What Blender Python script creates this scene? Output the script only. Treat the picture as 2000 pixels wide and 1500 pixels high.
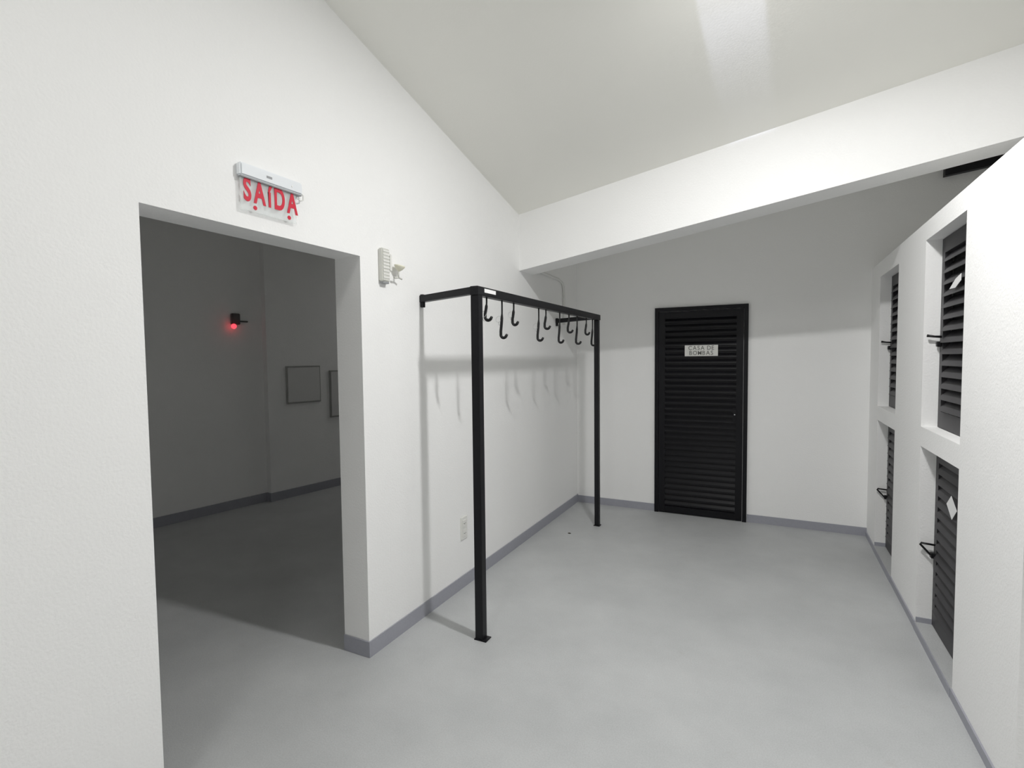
import bpy, bmesh, math, random
from mathutils import Vector, Matrix

random.seed(7)
for o in list(bpy.data.objects):
    bpy.data.objects.remove(o, do_unlink=True)
scene = bpy.context.scene
col = scene.collection

# ------------------------------------------------------------------ camera
F_PX = 1011.12
YAW, PITCH, ROLL = 0.4647, -0.0487, -0.0105
cam_loc = Vector((1.9481, -5.5133, 1.6242))
fw = Vector((-math.sin(YAW) * math.cos(PITCH), math.cos(YAW) * math.cos(PITCH), math.sin(PITCH)))
rt = Vector((math.cos(YAW), math.sin(YAW), 0))
up = rt.cross(fw)
r2 = math.cos(ROLL) * rt + math.sin(ROLL) * up
u2 = -math.sin(ROLL) * rt + math.cos(ROLL) * up
cd = bpy.data.cameras.new('camera')
cd.sensor_width = 36.0
cd.sensor_fit = 'HORIZONTAL'
cd.lens = F_PX / 2000.0 * 36.0
cd.clip_start = 0.02
cam = bpy.data.objects.new('camera', cd)
cam.matrix_world = Matrix(((r2.x, u2.x, -fw.x, cam_loc.x), (r2.y, u2.y, -fw.y, cam_loc.y),
                           (r2.z, u2.z, -fw.z, cam_loc.z), (0, 0, 0, 1)))
col.objects.link(cam)
scene.camera = cam

# ------------------------------------------------------------------ world, exposure
w = bpy.data.worlds.new('world')
scene.world = w
w.use_nodes = True
w.node_tree.nodes['Background'].inputs[0].default_value = (0.5, 0.55, 0.6, 1)
w.node_tree.nodes['Background'].inputs[1].default_value = 0.02
vs = scene.view_settings
vs.view_transform = 'Standard'
vs.look = 'None'
vs.gamma = 1.0
vs.use_curve_mapping = False
vs.exposure = 0.0

# lamp (the ceiling fixture itself is built further down around this point)
LAMP = Vector((1.90, -3.30, 3.37))        # main lamp, just above the frame
LAMP_POWER = 51.0
WASH_POWER = 0.05
LAMP_REAR = Vector((1.10, -6.20, 3.99))   # second lamp, behind the camera
REAR_POWER = 15.0
FAR_FILL = Vector((-2.2, 0.75, 3.12))    # added unseen fill lamp for the room beyond the doorway
FAR_FILL_POWER = 2.1
scene.cycles.max_bounces = 16
scene.cycles.diffuse_bounces = 10

# ------------------------------------------------------------------ materials
def nt(name):
    m = bpy.data.materials.new(name)
    m.use_nodes = True
    t = m.node_tree
    return m, t, t.nodes['Principled BSDF']

def simple(name, colr, rough=0.5, metal=0.0, spec=0.5, bump=0.0, bscale=80.0, var=0.0):
    m, t, b = nt(name)
    b.inputs['Base Color'].default_value = (*colr, 1)
    b.inputs['Roughness'].default_value = rough
    b.inputs['Metallic'].default_value = metal
    b.inputs['Specular IOR Level'].default_value = spec
    tc = t.nodes.new('ShaderNodeTexCoord')
    nz = t.nodes.new('ShaderNodeTexNoise')
    nz.inputs['Scale'].default_value = bscale
    nz.inputs['Detail'].default_value = 4
    t.links.new(tc.outputs['Object'], nz.inputs['Vector'])
    if var:
        mx = t.nodes.new('ShaderNodeMixRGB')
        mx.inputs[1].default_value = (*[c * (1 - var) for c in colr], 1)
        mx.inputs[2].default_value = (*[min(1, c * (1 + var)) for c in colr], 1)
        t.links.new(nz.outputs['Fac'], mx.inputs[0])
        t.links.new(mx.outputs[0], b.inputs['Base Color'])
    if bump:
        bp = t.nodes.new('ShaderNodeBump')
        bp.inputs['Strength'].default_value = bump
        bp.inputs['Distance'].default_value = 0.004
        t.links.new(nz.outputs['Fac'], bp.inputs['Height'])
        t.links.new(bp.outputs[0], b.inputs['Normal'])
    return m

def plaster(name, colr, strength=0.27):
    m, t, b = nt(name)
    b.inputs['Roughness'].default_value = 0.75
    b.inputs['Specular IOR Level'].default_value = 0.25
    tc = t.nodes.new('ShaderNodeTexCoord')
    n1 = t.nodes.new('ShaderNodeTexNoise'); n1.inputs['Scale'].default_value = 95; n1.inputs['Detail'].default_value = 3
    n2 = t.nodes.new('ShaderNodeTexNoise'); n2.inputs['Scale'].default_value = 7; n2.inputs['Detail'].default_value = 4
    n3 = t.nodes.new('ShaderNodeTexNoise'); n3.inputs['Scale'].default_value = 0.9; n3.inputs['Detail'].default_value = 5
    for n in (n1, n2, n3):
        t.links.new(tc.outputs['Object'], n.inputs['Vector'])
    ad = t.nodes.new('ShaderNodeMath'); ad.operation = 'MULTIPLY_ADD'
    ad.inputs[1].default_value = 0.8
    t.links.new(n2.outputs['Fac'], ad.inputs[0]); t.links.new(n1.outputs['Fac'], ad.inputs[2])
    bp = t.nodes.new('ShaderNodeBump'); bp.inputs['Strength'].default_value = strength; bp.inputs['Distance'].default_value = 0.006
    t.links.new(ad.outputs[0], bp.inputs['Height']); t.links.new(bp.outputs[0], b.inputs['Normal'])
    mx = t.nodes.new('ShaderNodeMixRGB')
    mx.inputs[1].default_value = (*[c * 0.965 for c in colr], 1)
    mx.inputs[2].default_value = (*[min(1, c * 1.02) for c in colr], 1)
    t.links.new(n3.outputs['Fac'], mx.inputs[0]); t.links.new(mx.outputs[0], b.inputs['Base Color'])
    return m

def floor_mat():
    m, t, b = nt('grey_floor_paint')
    b.inputs['Roughness'].default_value = 0.5
    b.inputs['Specular IOR Level'].default_value = 0.35
    tc = t.nodes.new('ShaderNodeTexCoord')
    n1 = t.nodes.new('ShaderNodeTexNoise'); n1.inputs['Scale'].default_value = 160; n1.inputs['Detail'].default_value = 2
    n2 = t.nodes.new('ShaderNodeTexNoise'); n2.inputs['Scale'].default_value = 2.2; n2.inputs['Detail'].default_value = 6; n2.inputs['Roughness'].default_value = 0.65
    n4 = t.nodes.new('ShaderNodeTexNoise'); n4.inputs['Scale'].default_value = 9; n4.inputs['Detail'].default_value = 5
    for n in (n1, n2, n4):
        t.links.new(tc.outputs['Object'], n.inputs['Vector'])
    r = t.nodes.new('ShaderNodeValToRGB')
    r.color_ramp.elements[0].position = 0.3; r.color_ramp.elements[0].color = (0.445, 0.456, 0.462, 1)
    r.color_ramp.elements[1].position = 0.7; r.color_ramp.elements[1].color = (0.515, 0.525, 0.530, 1)
    t.links.new(n2.outputs['Fac'], r.inputs[0])
    # sparse scuffs and stains
    r2_ = t.nodes.new('ShaderNodeValToRGB')
    r2_.color_ramp.elements[0].position = 0.66; r2_.color_ramp.elements[0].color = (0, 0, 0, 1)
    r2_.color_ramp.elements[1].position = 0.80; r2_.color_ramp.elements[1].color = (0.35, 0.35, 0.35, 1)
    t.links.new(n4.outputs['Fac'], r2_.inputs[0])
    mx = t.nodes.new('ShaderNodeMixRGB'); mx.inputs[2].default_value = (0.40, 0.385, 0.365, 1)
    t.links.new(r2_.outputs[0], mx.inputs[0]); t.links.new(r.outputs[0], mx.inputs[1])
    sp = t.nodes.new('ShaderNodeMixRGB'); sp.blend_type = 'OVERLAY'; sp.inputs[0].default_value = 0.16
    t.links.new(mx.outputs[0], sp.inputs[1]); t.links.new(n1.outputs['Fac'], sp.inputs[2])
    t.links.new(sp.outputs[0], b.inputs['Base Color'])
    bp = t.nodes.new('ShaderNodeBump'); bp.inputs['Strength'].default_value = 0.12; bp.inputs['Distance'].default_value = 0.003
    t.links.new(n1.outputs['Fac'], bp.inputs['Height']); t.links.new(bp.outputs[0], b.inputs['Normal'])
    return m

def clear_acrylic():
    m, t, b = nt('clear_acrylic')
    b.inputs['Base Color'].default_value = (0.93, 0.95, 0.95, 1)
    b.inputs['Roughness'].default_value = 0.12
    tr = t.nodes.new('ShaderNodeBsdfTransparent'); tr.inputs[0].default_value = (0.97, 0.98, 0.98, 1)
    mx = t.nodes.new('ShaderNodeMixShader'); mx.inputs[0].default_value = 0.3
    out = t.nodes['Material Output']
    t.links.new(tr.outputs[0], mx.inputs[1]); t.links.new(b.outputs[0], mx.inputs[2]); t.links.new(mx.outputs[0], out.inputs[0])
    return m

def emitter(name, colr, s):
    m, t, b = nt(name)
    b.inputs['Base Color'].default_value = (*colr, 1)
    b.inputs['Emission Color'].default_value = (*colr, 1)
    b.inputs['Emission Strength'].default_value = s
    return m

M = dict(
    wall=plaster('white_wall_plaster', (0.92, 0.92, 0.915)),
    ceil=plaster('white_ceiling_plaster', (0.91, 0.905, 0.86), 0.08),
    floor=floor_mat(),
    base=simple('grey_baseboard_paint', (0.345, 0.35, 0.395), 0.5, bump=0.15, bscale=60, var=0.06),
    black=simple('black_painted_steel', (0.008, 0.008, 0.010), 0.45, spec=0.3, bump=0.08, bscale=120),
    hook=simple('black_coated_hook', (0.008, 0.008, 0.009), 0.4, spec=0.35),
    door=simple('black_louver_metal', (0.004, 0.004, 0.006), 0.4, spec=0.25, bump=0.05, bscale=90),
    graph=simple('graphite_louver_metal', (0.042, 0.041, 0.045), 0.5, bump=0.06, bscale=120, var=0.08),
    dark=simple('dark_recess', (0.01, 0.01, 0.01), 0.9),
    plastic=simple('white_plastic', (0.80, 0.80, 0.77), 0.4),
    grille=simple('off_white_grille_plastic', (0.66, 0.66, 0.62), 0.5),
    lampshade=simple('pale_yellow_plastic', (0.82, 0.80, 0.66), 0.4),
    housing=simple('pale_grey_housing', (0.80, 0.83, 0.86), 0.35),
    gap=simple('grey_seam', (0.30, 0.31, 0.32), 0.6),
    red=simple('red_lettering', (0.62, 0.006, 0.035), 0.5),
    plate=simple('white_sign_plate', (0.70, 0.70, 0.67), 0.45, var=0.04, bscale=40),
    ink=simple('grey_lettering', (0.16, 0.16, 0.15), 0.6),
    paper=simple('white_paper', (0.85, 0.85, 0.85), 0.7),
    chrome=simple('chrome_metal', (0.6, 0.6, 0.62), 0.25, metal=1.0),
    wire=simple('clear_wire', (0.55, 0.56, 0.56), 0.3),
    pipe=simple('white_painted_conduit', (0.76, 0.76, 0.74), 0.55),
    acrylic=clear_acrylic(),
    box=simple('painted_panel', (0.74, 0.74, 0.73), 0.55),
    seam=simple('panel_frame_grey', (0.42, 0.42, 0.41), 0.6),
    devdark=simple('dark_device_plastic', (0.10, 0.10, 0.10), 0.5),
    led=emitter('red_indicator', (1.0, 0.05, 0.07), 2.2),
    lens=emitter('lamp_diffuser', (1.0, 0.98, 0.95), 6.0),
    debris=simple('brown_grit', (0.05, 0.04, 0.03), 0.8),
)

# ------------------------------------------------------------------ mesh helpers
class MB:
    def __init__(self):
        self.bm = bmesh.new()

    def box(self, x0, x1, y0, y1, z0, z1, bev=0.0, mat=None):
        vs_ = [self.bm.verts.new((x, y, z)) for x in (x0, x1) for y in (y0, y1) for z in (z0, z1)]
        idx = ((0, 1, 3, 2), (4, 6, 7, 5), (0, 4, 5, 1), (2, 3, 7, 6), (0, 2, 6, 4), (1, 5, 7, 3))
        fs = [self.bm.faces.new([vs_[i] for i in f]) for f in idx]
        if mat is not None:
            for v in vs_:
                v.co = mat @ v.co
        if bev:
            es = set(e for f in fs for e in f.edges)
            bmesh.ops.bevel(self.bm, geom=list(es), offset=bev, segments=2, affect='EDGES')
        return self

    def prism(self, pts, ext):
        """closed polygon (list of 3d pts) extruded by vector ext"""
        a = [self.bm.verts.new(p) for p in pts]
        b_ = [self.bm.verts.new(Vector(p) + Vector(ext)) for p in pts]
        self.bm.faces.new(a); self.bm.faces.new(b_[::-1])
        n = len(a)
        for i in range(n):
            self.bm.faces.new((a[i], b_[i], b_[(i + 1) % n], a[(i + 1) % n]))
        return self

    def tube(self, path, rad, seg=8, closed=False):
        path = [Vector(p) for p in path]
        n = len(path)
        rads = rad if isinstance(rad, (list, tuple)) else [rad] * n
        rings = []
        prev = None
        for i, p in enumerate(path):
            if closed:
                t = (path[(i + 1) % n] - path[i - 1]).normalized()
            else:
                t = (path[min(i + 1, n - 1)] - path[max(i - 1, 0)]).normalized()
            if prev is None:
                a = t.orthogonal().normalized()
            else:
                a = (prev - t * prev.dot(t)).normalized()
            prev = a
            b_ = t.cross(a)
            rings.append([self.bm.verts.new(p + (a * math.cos(k * 2 * math.pi / seg) + b_ * math.sin(k * 2 * math.pi / seg)) * rads[i]) for k in range(seg)])
        for i in range(n if closed else n - 1):
            A, B = rings[i], rings[(i + 1) % n]
            for k in range(seg):
                f = self.bm.faces.new((A[k], A[(k + 1) % seg], B[(k + 1) % seg], B[k])); f.smooth = True
        if not closed:
            self.bm.faces.new(rings[0][::-1]); self.bm.faces.new(rings[-1])
        return self

    def lathe(self, prof, origin, axis=(0, 0, 1), seg=20):
        ax = Vector(axis).normalized(); a = ax.orthogonal().normalized(); b_ = ax.cross(a); o = Vector(origin)
        rings = []
        for r, h in prof:
            rings.append([self.bm.verts.new(o + ax * h + (a * math.cos(k * 2 * math.pi / seg) + b_ * math.sin(k * 2 * math.pi / seg)) * max(r, 1e-5)) for k in range(seg)])
        for A, B in zip(rings, rings[1:]):
            for k in range(seg):
                f = self.bm.faces.new((A[k], A[(k + 1) % seg], B[(k + 1) % seg], B[k])); f.smooth = True
        self.bm.faces.new(rings[0][::-1]); self.bm.faces.new(rings[-1])
        return self

    def build(self, name, mat, parent=None):
        bmesh.ops.recalc_face_normals(self.bm, faces=self.bm.faces[:])
        me = bpy.data.meshes.new(name)
        self.bm.to_mesh(me); self.bm.free()
        me.materials.append(mat)
        o = bpy.data.objects.new(name, me)
        col.objects.link(o)
        o.parent = parent
        return o

def share(name, src, parent, loc=(0, 0, 0)):
    o = src.copy(); o.name = name
    col.objects.link(o); o.parent = parent; o.location = loc
    return o

def empty(name, loc, label=None, cat=None, group=None, rz=0.0):
    o = bpy.data.objects.new(name, None)
    o.empty_display_size = 0.1
    o.location = loc; o.rotation_euler = (0, 0, rz)
    col.objects.link(o)
    tag(o, label, cat, group)
    return o

def tag(o, label=None, cat=None, group=None):
    if label: o['label'] = label
    if cat: o['category'] = cat
    if group: o['group'] = group
    return o

def struct(o, label=None):
    o['kind'] = 'structure'
    if label: o['label'] = label
    return o

def text_mesh(name, body, size, X, Y, Z, origin, mat, parent, sx=1.0, bold=0.0, extrude=0.0008, spacing=1.0, align='CENTER'):
    c = bpy.data.curves.new(name + '_curve', 'FONT')
    c.body = body; c.size = size; c.align_x = align; c.align_y = 'CENTER'
    c.offset = bold; c.extrude = extrude; c.space_character = spacing; c.space_line = 0.95
    tmp = bpy.data.objects.new(name + '_tmp', c)
    col.objects.link(tmp)
    bpy.context.view_layer.update()
    me = bpy.data.meshes.new_from_object(tmp.evaluated_get(bpy.context.evaluated_depsgraph_get()))
    bpy.data.objects.remove(tmp, do_unlink=True); bpy.data.curves.remove(c)
    X, Y, Z = Vector(X) * sx, Vector(Y), Vector(Z)
    for v in me.vertices:
        v.co = Vector(origin) + X * v.co.x + Y * v.co.y + Z * v.co.z
    me.name = name
    me.materials.clear(); me.materials.append(mat)
    o = bpy.data.objects.new(name, me)
    col.objects.link(o); o.parent = parent
    return o

def letters(body, size, width, X, Y, Z, origin, mat, parent, sx=1.0, bold=0.0, gap=0.1):
    """one part per letter, laid out side by side and centred on origin"""
    X = Vector(X); out = []; pos = 0.0
    for ch in body:
        if ch == ' ':
            pos += size * sx * .32; continue
        o = text_mesh('letter', ch, size, X, Y, Z, (0, 0, 0), mat, parent, sx=sx, bold=bold, align='LEFT')
        xs = [v.co.dot(X) for v in o.data.vertices]
        if ch == 'í':          # its accent stays within the height of the capitals
            Yv = Vector(Y); ys_ = [v.co.dot(Yv) for v in o.data.vertices]; lo_ = min(ys_); f_ = size * .70 / (max(ys_) - lo_)
            for v, yv in zip(o.data.vertices, ys_):
                v.co += Yv * ((yv - lo_) * (f_ - 1))
        out.append((o, pos - min(xs))); pos += max(xs) - min(xs) + gap * size
    k = -(pos - gap * size) / 2
    for o, p in out:
        o.location = Vector(origin) + X * (p + k)

# ------------------------------------------------------------------ room dimensions
W = 2.730                       # face of the cupboard wall
DY1, DY2, DH = -4.471, -3.402, 2.174   # doorway in the left wall
TL = 0.178                      # left wall thickness
YB = -8.2                       # wall behind the camera
XR = 4.9                        # far right wall beyond the cupboard block
BY, BTH, BK = -1.464, 0.27, 0.123      # beam front at the left wall, its thickness, skew in plan
BZ, BS, BT, CS = 2.379, 0.121, 0.475, 0.2352
BYB = BY + BTH
def ceil_z(x, y): return BZ + BT + (BS - CS * BK) * x + CS * (BY - y)

# floor
struct(MB().box(-4.6, XR + .2, YB - .2, 2.4, -0.2, 0).build('floor', M['floor']), 'grey painted concrete floor')

# left wall with doorway opening
m = MB()
m.box(-TL, 0, YB, DY1, 0, 5.2)
m.box(-TL, 0, DY2, 0.2, 0, 5.2)
m.box(-TL, 0, DY1, DY2, DH, 5.2)
wl = struct(m.build('wall_left', M['wall']), 'white plastered wall with the open doorway')

# back wall
struct(MB().box(0, XR + .2, 0, 0.2, 0, 5.2).build('wall_back', M['wall']), 'white plastered back wall with the black door')
struct(MB().box(-TL, XR + .2, YB - .2, YB, 0, 6).build('wall_rear', M['wall']))
struct(MB().box(XR, XR + .2, YB, 0, 0, 6).build('wall_outer', M['wall']))

# sloping ceiling (falls towards the beam, rises to the right) and the part behind the beam
m = MB()
def cpt(x, y): return (x, y, ceil_z(x, y))
m.prism([cpt(0, BY + .05), cpt(XR, BY - BK * XR + .05), cpt(XR, YB), cpt(0, YB)], (0, 0, 0.2))
struct(m.build('ceiling', M['ceil']), 'white sloping ceiling')
m = MB()
zb = BZ + BT
m.prism([(0, BYB, zb), (XR, BYB - BK * XR, zb + BS * XR), (XR, 0, zb + BS * XR), (0, 0, zb)], (0, 0, 0.2))
struct(m.build('ceiling_back', M['ceil']))

# beam, sloping up to the right
m = MB()
e = 0.12
yr = BY - BK * XR
m.prism([(0, BY, BZ), (XR, yr, BZ + BS * XR), (XR, yr, BZ + BT + BS * XR + e), (0, BY, BZ + BT + e)], (0, BTH, 0))
struct(m.build('trim_1', M['wall']), 'white sloping concrete beam under the ceiling')

# cupboard block (right wall) with niches
NI = [(-1.067, -0.392, 2.2547), (-2.467, -1.7715, 2.2745), (-3.867, -3.168, 2.285)]
WT, NSB, NST, SILL = 2.380, 1.093, 1.206, 0.045
DEPTH = 0.075
XB = W + 0.62
m = MB()
ys = 0.0
for (a, b, zt) in NI:
    m.box(W, XB, b, ys, 0, WT)                 # pier
    m.box(W, XB, a, b, zt, WT)                 # lintel
    m.box(W, W + DEPTH + .06, a, b, NSB, NST)  # divider
    m.box(W + DEPTH + .06, XB, a, b, 0, zt)    # back mass
    ys = a
m.box(W, XB, YB, ys, 0, WT)
struct(m.build('wall_right', M['wall']), 'low white wall with recessed cupboard niches')
# grey sills of the lower niches
m = MB()
for (a, b, zt) in NI:
    m.box(W - 0.004, W + DEPTH + .06, a, b, 0, SILL)
struct(m.build('trim_2', M['floor']), 'grey painted sills of the lower niches')

# baseboards
BH = 0.088
m = MB()
m.box(0, 0.008, DY2, -0.0, 0, BH)
m.box(-TL, 0.008, DY2 - 0.008, DY2, 0, BH)
m.box(0, 0.008, YB, DY1, 0, BH)
m.box(-TL, 0.008, DY1, DY1 + 0.008, 0, BH)
struct(m.build('baseboard_left', M['base']), 'grey painted baseboard of the left wall')
m = MB()
m.box(0.008, 0.858, -0.008, 0, 0, BH - .012)
m.box(1.75, W, -0.008, 0, 0, BH - .012)
struct(m.build('baseboard_back', M['base']), 'grey painted baseboard of the back wall')
m = MB()
ys = 0.0
for (a, b, zt) in NI + [(YB, YB, 0)]:
    m.box(W - 0.008, W, b, ys, 0, SILL)
    ys = a
for (a, b, zt) in NI:
    m.box(W - 0.010, W - 0.004, a, b, 0, SILL - .002)
    m.box(W, W + DEPTH, b - 0.006, b, SILL, SILL + .03)
struct(m.build('baseboard_right', M['base']), 'grey painted kerb of the cupboard wall')

# ------------------------------------------------------------------ dark room beyond the doorway
ang = -math.atan2(0.306, 2.084)
far = Matrix.Translation((-3.206, -1.473, 0)) @ Matrix.Rotation(ang, 4, 'Z')   # local +y along that wall, +x into the room
m = MB()
m.box(-0.3, -0.08, -3.6, 0.0, 0, 3.4, mat=far)
m.box(-0.3, 0.0, 0.0, 3.4, 0, 3.4, mat=far)
struct(m.build('wall_far_room', M['wall']), 'dim white wall of the room beyond the doorway')
m = MB()
m.box(-0.08, -0.068, -3.6, -0.012, 0, 0.10, mat=far)
m.box(-0.08, 0.012, -0.012, 0.0, 0, 0.10, mat=far)
m.box(0.0, 0.012, 0.0, 3.4, 0, 0.10, mat=far)
struct(m.build('baseboard_far_room', M['base']), 'dark baseboard of the room beyond the doorway')
struct(MB().box(-4.4, -TL, -5.4, -5.2, 0, 3.4).build('wall_far_room_side', M['wall']))
struct(MB().box(-4.4, -TL, 1.7, 1.9, 0, 3.4).build('wall_far_room_end', M['wall']))
struct(MB().box(-4.4, -TL, -5.4, 1.9, 3.2, 3.4).build('ceiling_far_room', M['ceil']))

# ------------------------------------------------------------------ ceiling lamp
def ceiling_lamp(loc, top, power, label, sx=.22, sy=.10, colr=(1.0, 0.995, 0.985)):
    lp = empty('ceiling_lamp', loc, label, 'lamp')
    MB().box(-sx / 2 - .05, sx / 2 + .05, -sy / 2 - .04, sy / 2 + .04, 0.012, top - loc.z + .03, bev=.006).build('housing', M['plastic'], lp)
    MB().box(-sx / 2 - .02, sx / 2 + .02, -sy / 2 - .01, sy / 2 + .01, 0.004, 0.014, bev=.003).build('diffuser', M['lens'], lp)
    ld = bpy.data.lights.new('lamp_light', 'AREA')
    ld.shape = 'RECTANGLE'; ld.size = sx; ld.size_y = sy
    ld.energy = power; ld.color = colr
    lo = bpy.data.objects.new('lamp_light', ld)
    lo.parent = lp
    col.objects.link(lo)
    return lp
lp = ceiling_lamp(LAMP, ceil_z(LAMP.x, LAMP.y), LAMP_POWER, 'white ceiling lamp on the sloping ceiling in front of the beam')
# narrow tilted lights added at the lamp's end wash the ceiling towards the beam
for k, (tilt, pw) in enumerate(((4.5, .55), (7.6, .60), (9.2, .65), (10.1, .45))):
    ld2 = bpy.data.lights.new('end_light', 'AREA')
    ld2.shape = 'RECTANGLE'; ld2.size = 0.29; ld2.size_y = 0.015
    ld2.energy = WASH_POWER * pw; ld2.color = (0.72, 0.74, 1.0); ld2.spread = math.radians(4)
    lo2 = bpy.data.objects.new('end_light', ld2)
    lo2.parent = lp
    d_ = Vector((math.sin(math.radians(3)), math.cos(math.radians(3)), -math.tan(math.radians(tilt)))).normalized()
    z_ = -d_
    x_ = Vector((1, 0, BS - CS * BK)); x_ = (x_ - z_ * x_.dot(z_)).normalized()
    y_ = z_.cross(x_)
    lo2.matrix_local = Matrix(((x_.x, y_.x, z_.x, -0.17), (x_.y, y_.y, z_.y, 0.115), (x_.z, y_.z, z_.z, 0.0), (0, 0, 0, 1)))
    col.objects.link(lo2)
ceiling_lamp(LAMP_REAR, ceil_z(LAMP_REAR.x, LAMP_REAR.y), REAR_POWER, 'wide white ceiling lamp at the high end of the sloping ceiling', .5, .3)
ceiling_lamp(FAR_FILL, 3.2, FAR_FILL_POWER, 'added dim fill lamp in the room beyond the doorway', .5, .3)  # made-up lamp, out of view, lifts the brightness of the dark room

# ------------------------------------------------------------------ hanging rack
RX, RY1, RY2, RZ = 0.456, -2.972, -0.721, 2.033
SK = 0.10                      # arms run slightly askew to the wall
rack = empty('hanging_rack', (RX, RY1, 0), 'black steel hanging rack with ten hooks standing against the white wall', 'rack')
P = 0.025
def rbox(*a, **k):
    mm = MB()
    (x0, x1, y0, y1, z0, z1) = a
    mm.box(x0 - RX, x1 - RX, y0 - RY1, y1 - RY1, z0, z1, **k)
    return mm
rbox(RX - P, RX + P, RY1 - P, RY1 + P, 0.004, RZ - .05, bev=.002).build('post', M['black'], rack)
rbox(RX - P + .003, RX + P - .003, RY2 - P + .003, RY2 + P - .003, 0.004, RZ - .05, bev=.002).build('post', M['black'], rack)
rbox(RX - .03, RX + .05, RY1 - .032, RY1 + .032, 0, 0.006, bev=.001).build('foot_plate', M['black'], rack)
rbox(RX - .03, RX + .03, RY2 - .03, RY2 + .03, 0, 0.006, bev=.001).build('foot_plate', M['black'], rack)
rbox(RX - P, RX + P, RY1 - P - .005, RY2 + P + .012, RZ - .05, RZ, bev=.002).build('top_bar', M['black'], rack)
def arm(y, name='side_arm'):
    mm = MB()
    h = 0.02
    a = [(-P, y - RY1 - h, RZ - .042), (-P, y - RY1 + h, RZ - .042), (-P, y - RY1 + h, RZ - .002), (-P, y - RY1 - h, RZ - .002)]
    b_ = Vector((-(RX - .002 - P), SK, -.012))
    mm.prism(a, b_)
    return mm.build(name, M['black'], rack)
arm(RY1); arm(RY2)
for y in (RY1 + SK, RY2 + SK):
    pl = rbox(0, 0.022, y - .012, y + .012, RZ - .085, RZ - .006, bev=.0015).build('wall_bracket', M['black'], rack)
    mm = MB(); mm.lathe([(.007, 0), (.007, .005), (.004, .008)], (0.0 - RX + .022, y - RY1, RZ - .025), (1, 0, 0), 8)
    mm.build('bolt', M['chrome'], pl)
st = rbox(RX + P, RX + P + .001, -2.925, -2.79, RZ - .030, RZ - .008).build('sticker', M['paper'], rack)
st['label'] = 'small white sticker on the bar'

HOOKS = [(-2.857, 1.844, 0.10), (-2.664, 1.748, 0.0), (-2.501, 1.836, -.1), (-2.099, 1.746, .05), (-1.967, 1.836, .15),
         (-1.688, 1.741, -.05), (-1.481, 1.829, .25), (-1.281, 1.740, .35), (-1.034, 1.828, .8), (-0.855, 1.734, .2)]
RING = {0: .10, 1: .115, 2: .075, 3: .13}
for i, (hy, zb_, rot) in enumerate(HOOKS):
    top = RZ - .048
    Rr = 0.0195
    cz_ = zb_ + Rr + .006
    path, rad = [], []
    n1 = 8
    for k in range(n1):
        f = k / (n1 - 1)
        z = top + (cz_ + .02 - top) * f
        path.append((0.0 + .004 * math.sin(f * math.pi) - .010 * f, 0, z)); rad.append(.0055 if f < .45 else .0093)
    for k in range(0, 11):
        t_ = math.pi + (math.pi * 0.83) * k / 10
        path.append((Rr - .010 + Rr * math.cos(t_), 0, cz_ + Rr * math.sin(t_))); rad.append(.0093)
    e0 = Vector(path[-1]); path.append((e0.x + .007, 0, e0.z + .012)); rad.append(.0075)
    mm = MB(); mm.tube(path, rad, 8)
    hk = mm.build('hook', M['hook'], rack)
    hk.location = (0, hy - RY1, 0); hk.rotation_euler = (0, 0, rot)
    if i in RING:
        zr = top - RING[i]
        mm = MB()
        rr = .019
        mm.tube([(-.022 + rr * math.cos(k * math.pi / 8), -.004 + .006 * math.sin(k * math.pi / 8), zr + rr * math.sin(k * math.pi / 8)) for k in range(16)], .0013, 5, closed=True)
        mm.tube([(-.016 + .011 * math.cos(k * math.pi / 8), .004, zr - .026 + .012 * math.sin(k * math.pi / 8)) for k in range(16)], .0013, 5, closed=True)
        rg = mm.build('wire_ring', M['wire'], hk)

# ------------------------------------------------------------------ black louvred door in the back wall
X0, X1, DHT = 0.863, 1.746, 2.130
d1 = empty('door_1', (X0, 0, 0), 'black louvered metal door in the back wall')
d1['kind'] = 'structure'
def dbox(x0, x1, y0, y1, z0, z1, bev=.002):
    return MB().box(x0 - X0, x1 - X0, y0, y1, z0, z1, bev=bev)
FR = 0.038
mm = MB()
mm.box(0, FR, -.03, 0, 0, DHT); mm.box(X1 - X0 - FR, X1 - X0, -.03, 0, 0, DHT); mm.box(FR, X1 - X0 - FR, -.03, 0, DHT - FR, DHT)
mm.build('door_frame', M['door'], d1)
leaf = MB().box(FR + .004, X1 - X0 - FR - .004, -.006, -.001, .006, DHT - FR - .004).build('leaf', M['door'], d1)
SW = 0.062
xa, xb = FR + .004, X1 - X0 - FR - .004
za, zz = .006, DHT - FR - .004
MB().box(xa, xa + SW, -.026, -.004, za, zz, bev=.002).build('stile', M['door'], leaf)
MB().box(xb - SW, xb, -.026, -.004, za, zz, bev=.002).build('stile', M['door'], leaf)
MB().box(xa + SW, xb - SW, -.026, -.004, zz - .07, zz, bev=.002).build('rail', M['door'], leaf)
MB().box(xa + SW, xb - SW, -.026, -.004, za, za + .07, bev=.002).build('rail', M['door'], leaf)
n = 33
zs0, zs1 = za + .07, zz - .07
pitch = (zs1 - zs0) / n
mm = MB()
prof = [(-.006, .030), (-.024, .004), (-.026, -.012), (-.023, -.012), (-.021, .002), (-.006, .024)]
mm.prism([(xa + SW, a, b_) for a, b_ in prof], (xb - xa - 2 * SW, 0, 0))
slat0 = mm.build('slat', M['door'], leaf)
slat0.location = (0, 0, zs0 + pitch * .4)
for k in range(1, n):
    share('slat', slat0, leaf, (0, 0, zs0 + pitch * (k + .4)))
hd = MB().box(1.615 - X0, 1.65 - X0, -.034, -.02, 0.98, 1.12, bev=.003).build('lock_plate', M['door'], leaf)
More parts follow.
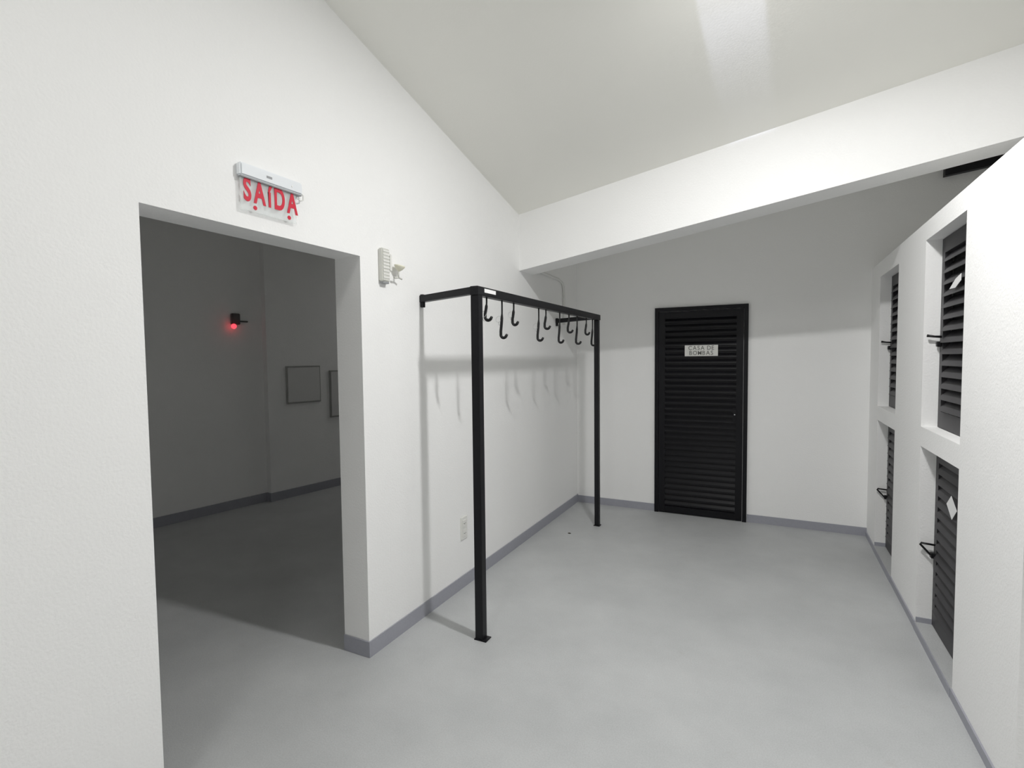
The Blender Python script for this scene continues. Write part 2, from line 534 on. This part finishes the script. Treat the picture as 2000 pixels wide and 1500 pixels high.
MB().lathe([(.008, 0), (.008, .010), (.004, .013)], (1.632 - X0, -.034, 1.055), (0, -1, 0), 12).build('keyhole', M['chrome'], hd)

sg = empty('door_sign', (1.318, -.028, 1.686), 'small white plate lettered CASA DE BOMBAS on the black door', 'sign')
MB().box(-.157, .157, -.004, 0, -.055, .055, bev=.0015).build('plate', M['plate'], sg)
for body, zz_ in (('CASA DE', .025), ('BOMBAS', -.025)):
    letters(body, .058, .28, (1, 0, 0), (0, 0, 1), (0, -1, 0), (0, -.0045, zz_), M['ink'], sg, sx=.92, bold=.0006, gap=.13)

# ------------------------------------------------------------------ louvred cupboard doors in the niches
def cupboard(ya, yb, z0, z1, label, tri, tagpaper=None):
    t_ = empty('cupboard_door', (W + DEPTH, (ya + yb) / 2, z0), label, 'cupboard door', 'louvered cupboard doors in the low white wall')
    hw = (yb - ya) / 2; H = z1 - z0
    g = .004
    mm = MB()
    S = .055
    mm.box(0, .035, -hw + g, -hw + S, g, H - g); mm.box(0, .035, hw - S, hw - g, g, H - g)
    mm.box(0, .035, -hw + S, hw - S, H - .085, H - g); mm.box(0, .035, -hw + S, hw - S, g, .095)
    mm.build('frame', M['graph'], t_)
    MB().box(.04, .05, -hw + S, hw - S, .09, H - .08).build('back_panel', M['dark'], t_)
    n_ = int(round((H - .18) / .064)); p_ = (H - .18) / n_
    mm = MB()
    pr = [(.036, .050), (.004, .014), (-.012, -.012), (-.010, -.014), (.007, .010), (.038, .044)]
    mm.prism([(a, -hw + S, b_) for a, b_ in pr], (0, 2 * hw - 2 * S, 0))
    s0 = mm.build('slat', M['graph'], t_); s0.location = (0, 0, .095 + .02)
    for k in range(1, n_):
        share('slat', s0, t_, (0, 0, .095 + .02 + k * p_))
    # latch on the far stile
    zl = .505 if not tri else .45
    la = MB().box(-.022, .0, hw - .048, hw - .016, zl - .045, zl - .015, bev=.003).build('latch', M['hook'], t_)
    mm = MB()
    if tri:
        mm.tube([(0, hw - .03, zl + .03), (-.065, hw - .03, zl + .035), (-.07, hw - .03, zl + .028), (-.022, hw - .03, zl - .028), (0, hw - .03, zl - .03)], .006, 8)
    else:
        mm.tube([(0, hw - .03, zl + .012), (-.03, hw - .03, zl + .014), (-.065, hw - .03, zl + .02)], [.007, .006, .008], 8)
    mm.build('lever', M['hook'], la)
    return t_
for i, (a, b, zt) in enumerate(NI[:2]):
    nm = 'deeper niche nearest the back wall' if i == 0 else 'niche nearer the camera'
    nm = 'niche next to the back wall' if i == 0 else 'niche between the two wide white piers'
    cupboard(a, b, NST, zt, 'upper grey louvered cupboard door in the ' + nm, False)
    cupboard(a, b, SILL, NSB, 'lower grey louvered cupboard door in the ' + nm, True)
# plain closing panels of the third pair, which the frame edge hides
# paper tags
tp = MB()
tp.prism([(0, 0, -.030), (0, -.10, .012), (0, -.19, .028), (0, -.19, -.006), (0, -.10, -.034)], (-.0012, 0, 0))
tp = tp.build('paper_tag', M['paper'])
tp.location = (W + DEPTH - .014, -1.985, 2.0)
tag(tp, 'white paper tag stuck on an upper slatted cupboard door', 'tag')
tp = MB()
tp.prism([(0, .085, 0), (0, .01, .06), (0, -.085, .005), (0, -.01, -.06)], (-.0012, 0, 0))
tp = tp.build('paper_tag', M['paper'])
tp.location = (W + DEPTH - .014, -2.135, .83)
tag(tp, 'square white paper tag tilted on a lower slatted cupboard door', 'tag')

# ------------------------------------------------------------------ exit sign
ex = empty('exit_sign', (0, -3.948, 2.24), 'clear exit sign with red SAIDA lettering above the doorway', 'sign')
hb = MB().box(0, .032, -.155, .155, .137, .190, bev=.006).build('housing', M['housing'], ex)
MB().box(.006, .028, -.150, .150, .132, .1375).build('seam', M['gap'], hb)
MB().box(.0318, .0326, -.035, -.008, .158, .168).build('maker_mark', M['gap'], hb)
MB().lathe([(.004, 0), (.004, .003)], (.0315, .095, .160), (1, 0, 0), 10).build('indicator', M['paper'], hb)
MB().box(.014, .019, -.150, .126, .004, .136, bev=.001).build('acrylic_panel', M['acrylic'], ex)
letters('SAíDA', .128, .25, (0, 1, 0), (0, 0, 1), (1, 0, 0), (.0205, -.002, .084), M['red'], ex, sx=.60, bold=.0040, gap=.085)
for yy in (-.085, .085):
    MB().lathe([(.009, 0), (.009, .0015)], (.0195, yy, .022), (1, 0, 0), 14).build('red_dot', M['red'], ex)
mm = MB(); mm.tube([(.02, .150, .15), (.02, .166, .14), (.02, .166, .12), (.02, .150, .112), (.02, .135, .118)], .003, 6)
mm.build('cable', M['plastic'], ex)

# ------------------------------------------------------------------ emergency light unit beside the doorway
em = empty('emergency_light', (0, -3.225, 2.06), 'small white wall unit with a swivel lamp right of the doorway', 'wall light')
bd = MB().box(0, .032, -.036, .026, 0, .182, bev=.005).build('body', M['grille'], em)
for k in range(9):
    MB().box(.032, .0345, -.031, .021, .018 + k * .018, .026 + k * .018).build('grille_bar', M['plastic'], bd)
MB().box(.004, .028, -.028, .020, -.010, .0).build('plug', M['gap'], bd)
mm = MB(); mm.box(0.004, .030, .024, .052, .060, .160, bev=.006); mm.build('bracket', M['plastic'], em)
mm = MB(); mm.tube([(.03, .06, .030), (.035, .095, .034), (.04, .118, .028)], [.006, .005, .005], 8)
mm.build('lower_arm', M['grille'], em)
mm = MB(); mm.tube([(.036, .092, .032), (.038, .094, .075)], .005, 8)
mm.build('stem', M['grille'], em)
mm = MB(); mm.lathe([(.006, 0), (.020, .012), (.030, .026), (.032, .032), (.026, .034)], (.038, .094, .070), (.15, .1, 1), 18)
mm.build('lamp_head', M['lampshade'], em)

# ------------------------------------------------------------------ power outlet
ou = empty('power_outlet', (0, -2.424, .345), 'white power outlet low on the wall behind the rack', 'outlet')
pl = MB().box(0, .008, -.042, .042, 0, .163, bev=.003).build('faceplate', M['plastic'], ou)
for zz_ in (.045, .115):
    so = MB().box(.008, .012, -.026, .026, zz_ - .026, zz_ + .026, bev=.003).build('socket', M['plastic'], pl)
    for yy in (-.010, 0, .010):
        pass
    mm = MB()
    for yy, z_ in ((-.010, 0), (0, -.004), (.010, 0)):
        mm.lathe([(.0028, 0), (.0028, .0012)], (.0115, yy, zz_ + z_), (1, 0, 0), 8)
    mm.build('socket_holes', M['dark'], ou)

# ------------------------------------------------------------------ conduit on the left wall behind the beam
cp = MB()
yc = -.43
cp.tube([(.014, yc, 1.97), (.014, yc, 2.1), (.014, yc, 2.30), (.014, yc - .012, 2.36), (.014, yc - .05, 2.40), (.014, yc - .15, 2.42), (.014, BYB + .01, 2.43)], .013, 10)
cp = cp.build('conduit', M['pipe'])
tag(cp, 'thin white conduit on the white wall just behind the beam', 'pipe')

# dark steel rail high on the back wall, right end
rl = MB()
rl.prism([(3.20, -.06, 3.085), (3.20, -.06, 3.165), (4.3, -.06, 3.165 + 1.1 * .115), (4.3, -.06, 3.085 + 1.1 * .115)], (0, .058, 0))
rl = rl.build('steel_rail', M['black'])
tag(rl, 'dark steel rail high on the back wall under the beam', 'rail')

# ------------------------------------------------------------------ things in the dark room
def farobj(name, s, z, label, cat, off=0.0):
    o = empty(name, far @ Vector((off, s, z)), label, cat, rz=ang)
    return o
pb = farobj('panel_box', 0.45, 1.115, 'square white wall box with raised frame in the dark room', 'wall box', 0.0)
MB().box(0, .018, -.23, .23, 0, .45, bev=.004).build('frame', M['seam'], pb)
MB().box(.016, .024, -.215, .215, .018, .432, bev=.004).build('lid', M['box'], pb)
pb2 = farobj('panel_box', 1.03, 0.90, 'tall white wall box half hidden by the door jamb', 'wall box', 0.0)
MB().box(0, .022, -.22, .22, 0, .60, bev=.004).build('frame', M['seam'], pb2)
MB().box(.020, .028, -.205, .205, .018, .582, bev=.004).build('lid', M['box'], pb2)
rd = farobj('alarm_light', -.345, 2.0, 'small dark wall device with a glowing red light in the dark room', 'warning light', -.08)
MB().box(0, .05, -.01, .075, .03, .15, bev=.006).build('body', M['devdark'], rd)
MB().box(.01, .03, .075, .17, .06, .075, bev=.003).build('arm', M['devdark'], rd)
mm = MB(); mm.lathe([(.010, 0), (.022, .008), (.028, .020), (.022, .034), (.008, .04)], (.045, .0, .012), (.9, -.3, -.2), 14)
mm.build('red_lens', M['led'], rd)

# ------------------------------------------------------------------ bits on the floor
db = MB(); db.lathe([(.010, 0), (.013, .003), (.006, .007)], (0, 0, 0), (0, 0, 1), 7)
db = db.build('grit', M['debris']); db.location = (.292, -1.054, 0); db.scale = (1.3, .8, 1)
tag(db, 'tiny dark speck of grit on the grey floor near the rack', 'debris')
